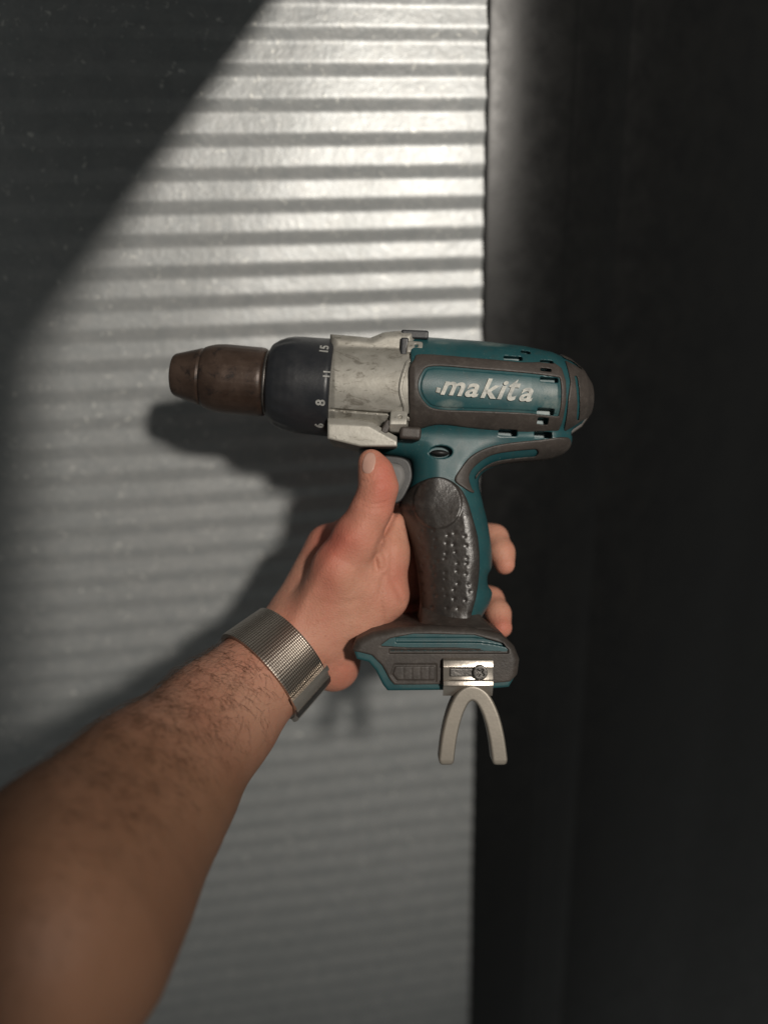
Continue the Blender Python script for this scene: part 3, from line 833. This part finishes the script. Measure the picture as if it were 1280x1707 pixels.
for nm, arr in (('flush', flush), ('tan', tan_shade_w)):
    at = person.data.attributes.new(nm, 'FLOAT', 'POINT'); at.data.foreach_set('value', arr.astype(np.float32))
print('hand', len(P), round(time.time()-t1, 1))
# thumbnail: a curved plate set in the end of the thumb
def nailf(x, y, z):
    k_ = F/(F - z); X = CX + (x-CX)*k_; Y = CY + (y-CY)*k_
    th = chain(x, y, z, [(631, 812, 72, 30), (626, 786, 72, 26), (618, 769, 70, 20)], 14)
    u_ = (X-615)*.97 + (Y-772)*.22; v_ = -(X-615)*.22 + (Y-772)*.97
    e = (np.abs(u_/10.5)**2.4 + np.abs(v_/18)**2.4)**(1/2.4)
    return smax(smax(th - 1.3, (e-1)*8.5, 1.0), -th - 2, .5)
P2, Q2 = surf(nailf, (590, 730, 60), (650, 840, 108), .9, 2.2)
mesh_np('thumbnail', to_local(P2, hanc), Q2[:, ::-1], M['nail'], person)

# arm hair: thin tapering strands on the skin
def build_hair():
    co = P; me = person.data
    nr = np.zeros(len(co)*3, np.float32); me.vertices.foreach_get('normal', nr); nr = nr.reshape(-1, 3)
    loc = to_local(P, hanc)
    wgt = np.exp(-((XA-300)/150)**2 - ((YA-1180)/110)**2) + .5*np.exp(-((XA-190)/140)**2 - ((YA-1300)/120)**2) + .6*np.exp(-((XA-390)/50)**2-((YA-1120)/50)**2) + .22*(XA < 430)*(YA > 1080)
    right = (XA-300)*.77 + (YA-1250)*.64
    wgt = wgt*np.clip(1 - (right-10)/90, 0, 1)
    wgt = wgt*(nr[:, 2] > -.1)*(YA > 1060)*((XA-440)*.66 - (YA-1075)*.75 < -12)
    # clumps
    cl = np.sin(loc[:, 0]*420+loc[:, 1]*310)*np.sin(loc[:, 1]*530-loc[:, 0]*140)
    wgt = wgt*np.clip(.55+cl*.8, 0, 1); wgt /= wgt.sum()
    rs = np.random.RandomState(8); pick = rs.choice(len(co), 3600, p=wgt)
    V = []; Q = []
    arm = np.array([-.60, -.62, .35]); side = np.array([.7, -.65, 0.])
    for p_ in pick:
        n_ = nr[p_]; o_ = loc[p_] + rs.normal(0, .0004, 3)
        dirn = arm*rs.uniform(-.2, 1) + side*rs.normal(0.35, .8); dirn -= n_*(dirn @ n_); dirn /= np.linalg.norm(dirn)+1e-6
        L = rs.uniform(.004, .010); w_ = rs.uniform(.00005, .00009)
        bend = rs.normal(0, .4); sd = np.cross(n_, dirn); b0 = len(V)
        for i in range(5):
            t = i/4; c = o_ + n_*(.25*L*math.sin(t*2.4)*1.0) + dirn*L*t + sd*bend*L*t*t
            ww = w_*(1-t*.8)
            V += [c + sd*ww, c - sd*ww*.5 + n_*ww*.8, c - sd*ww*.5 - n_*ww*.8]
        for i in range(4):
            a = b0+i*3
            for j in range(3): Q.append((a+j, a+(j+1) % 3, a+3+(j+1) % 3, a+3+j))
    o = mesh_np('arm_hair', np.array(V), Q, M['hair'], person); o['kind'] = 'stuff'
build_hair()

# ------------------------------------------------------------------ watch band
watch = bpy.data.objects.new('wristwatch', None); COL.objects.link(watch)
(wc, wr) = A(458, 1104, 22, 76)
(w2, _) = A(362, 1190, 80, 96)
root_at('', *wc, obj=watch)
tag(watch, 'steel mesh wristwatch band with folding clasp round the wrist', 'watch')
ax3 = np.array(w2) - np.array(wc); ax3 /= np.linalg.norm(ax3)           # towards the elbow
zc_ = np.array([0, 0, 1.0]); e1 = np.cross(ax3, zc_); e1 /= np.linalg.norm(e1); e2 = np.cross(e1, ax3)
if e2[2] < 0: e2 = -e2
def ring(name, mat, r_in, r_out, a0, a1, h0, h1, parent, seg=120, flare=0.0):
    V = []; Q = []; UV = []
    full = abs(a1-a0) >= 359.9
    prof_ = [(r_in, h0), (r_out-.8, h0), (r_out, h0+1), (r_out, h1-1), (r_out-.8, h1), (r_in, h1)]
    n = seg
    for k_ in range(n+1):
        a = math.radians(a0 + (a1-a0)*k_/n)
        for (r, h) in prof_:
            rr = r + flare*(h-h0)/(h1-h0)
            V.append(np.array(wc) + ax3*h + rr*(math.cos(a)*e1 + math.sin(a)*e2))
            UV.append((k_/n*(a1-a0)/360*10, h/60.0))
    m = len(prof_)
    for k_ in range(n):
        for i in range(m):
            Q.append((k_*m+i, k_*m+(i+1) % m, (k_+1)*m+(i+1) % m, (k_+1)*m+i))
    if not full:
        Q.append((0, 1, 4, 5)); Q.append((1, 2, 3, 4)); b = n*m; Q.append((b+5, b+4, b+1, b)); Q.append((b+4, b+3, b+2, b+1))
    o = mesh_np(name, to_local(np.array(V), wc), Q, mat, parent, True)
    uvl = o.data.uv_layers.new(name='UVMap')
    li = np.zeros(len(o.data.loops), np.int32); o.data.loops.foreach_get('vertex_index', li)
    uvl.data.foreach_set('uv', np.array(UV, np.float32)[li].ravel())
    bm = bmesh.new(); bm.from_mesh(o.data); bmesh.ops.recalc_face_normals(bm, faces=bm.faces); bm.to_mesh(o.data); bm.free()
    o.data.set_sharp_from_angle(angle=math.radians(40))
    return o
R0 = wr + 5.0
ring('band', M['band'], R0-5, R0+3, 0, 360, -39, 36, watch, 160, 7)
WANG = None
print('e1', e1, 'e2', e2)
ring('clasp', M['steel'], R0, R0+8, -6, 47, -40, 37, watch, 20, 7)
ring('clasp_bar', M['steel'], R0+4, R0+11, 46, 53, -42, 39, watch, 6, 7)
ring('clasp_edge', M['bolt'], R0+3, R0+9.2, 22, 34, -41, 38, watch, 8, 7)
print('script', round(time.time()-T0, 1))
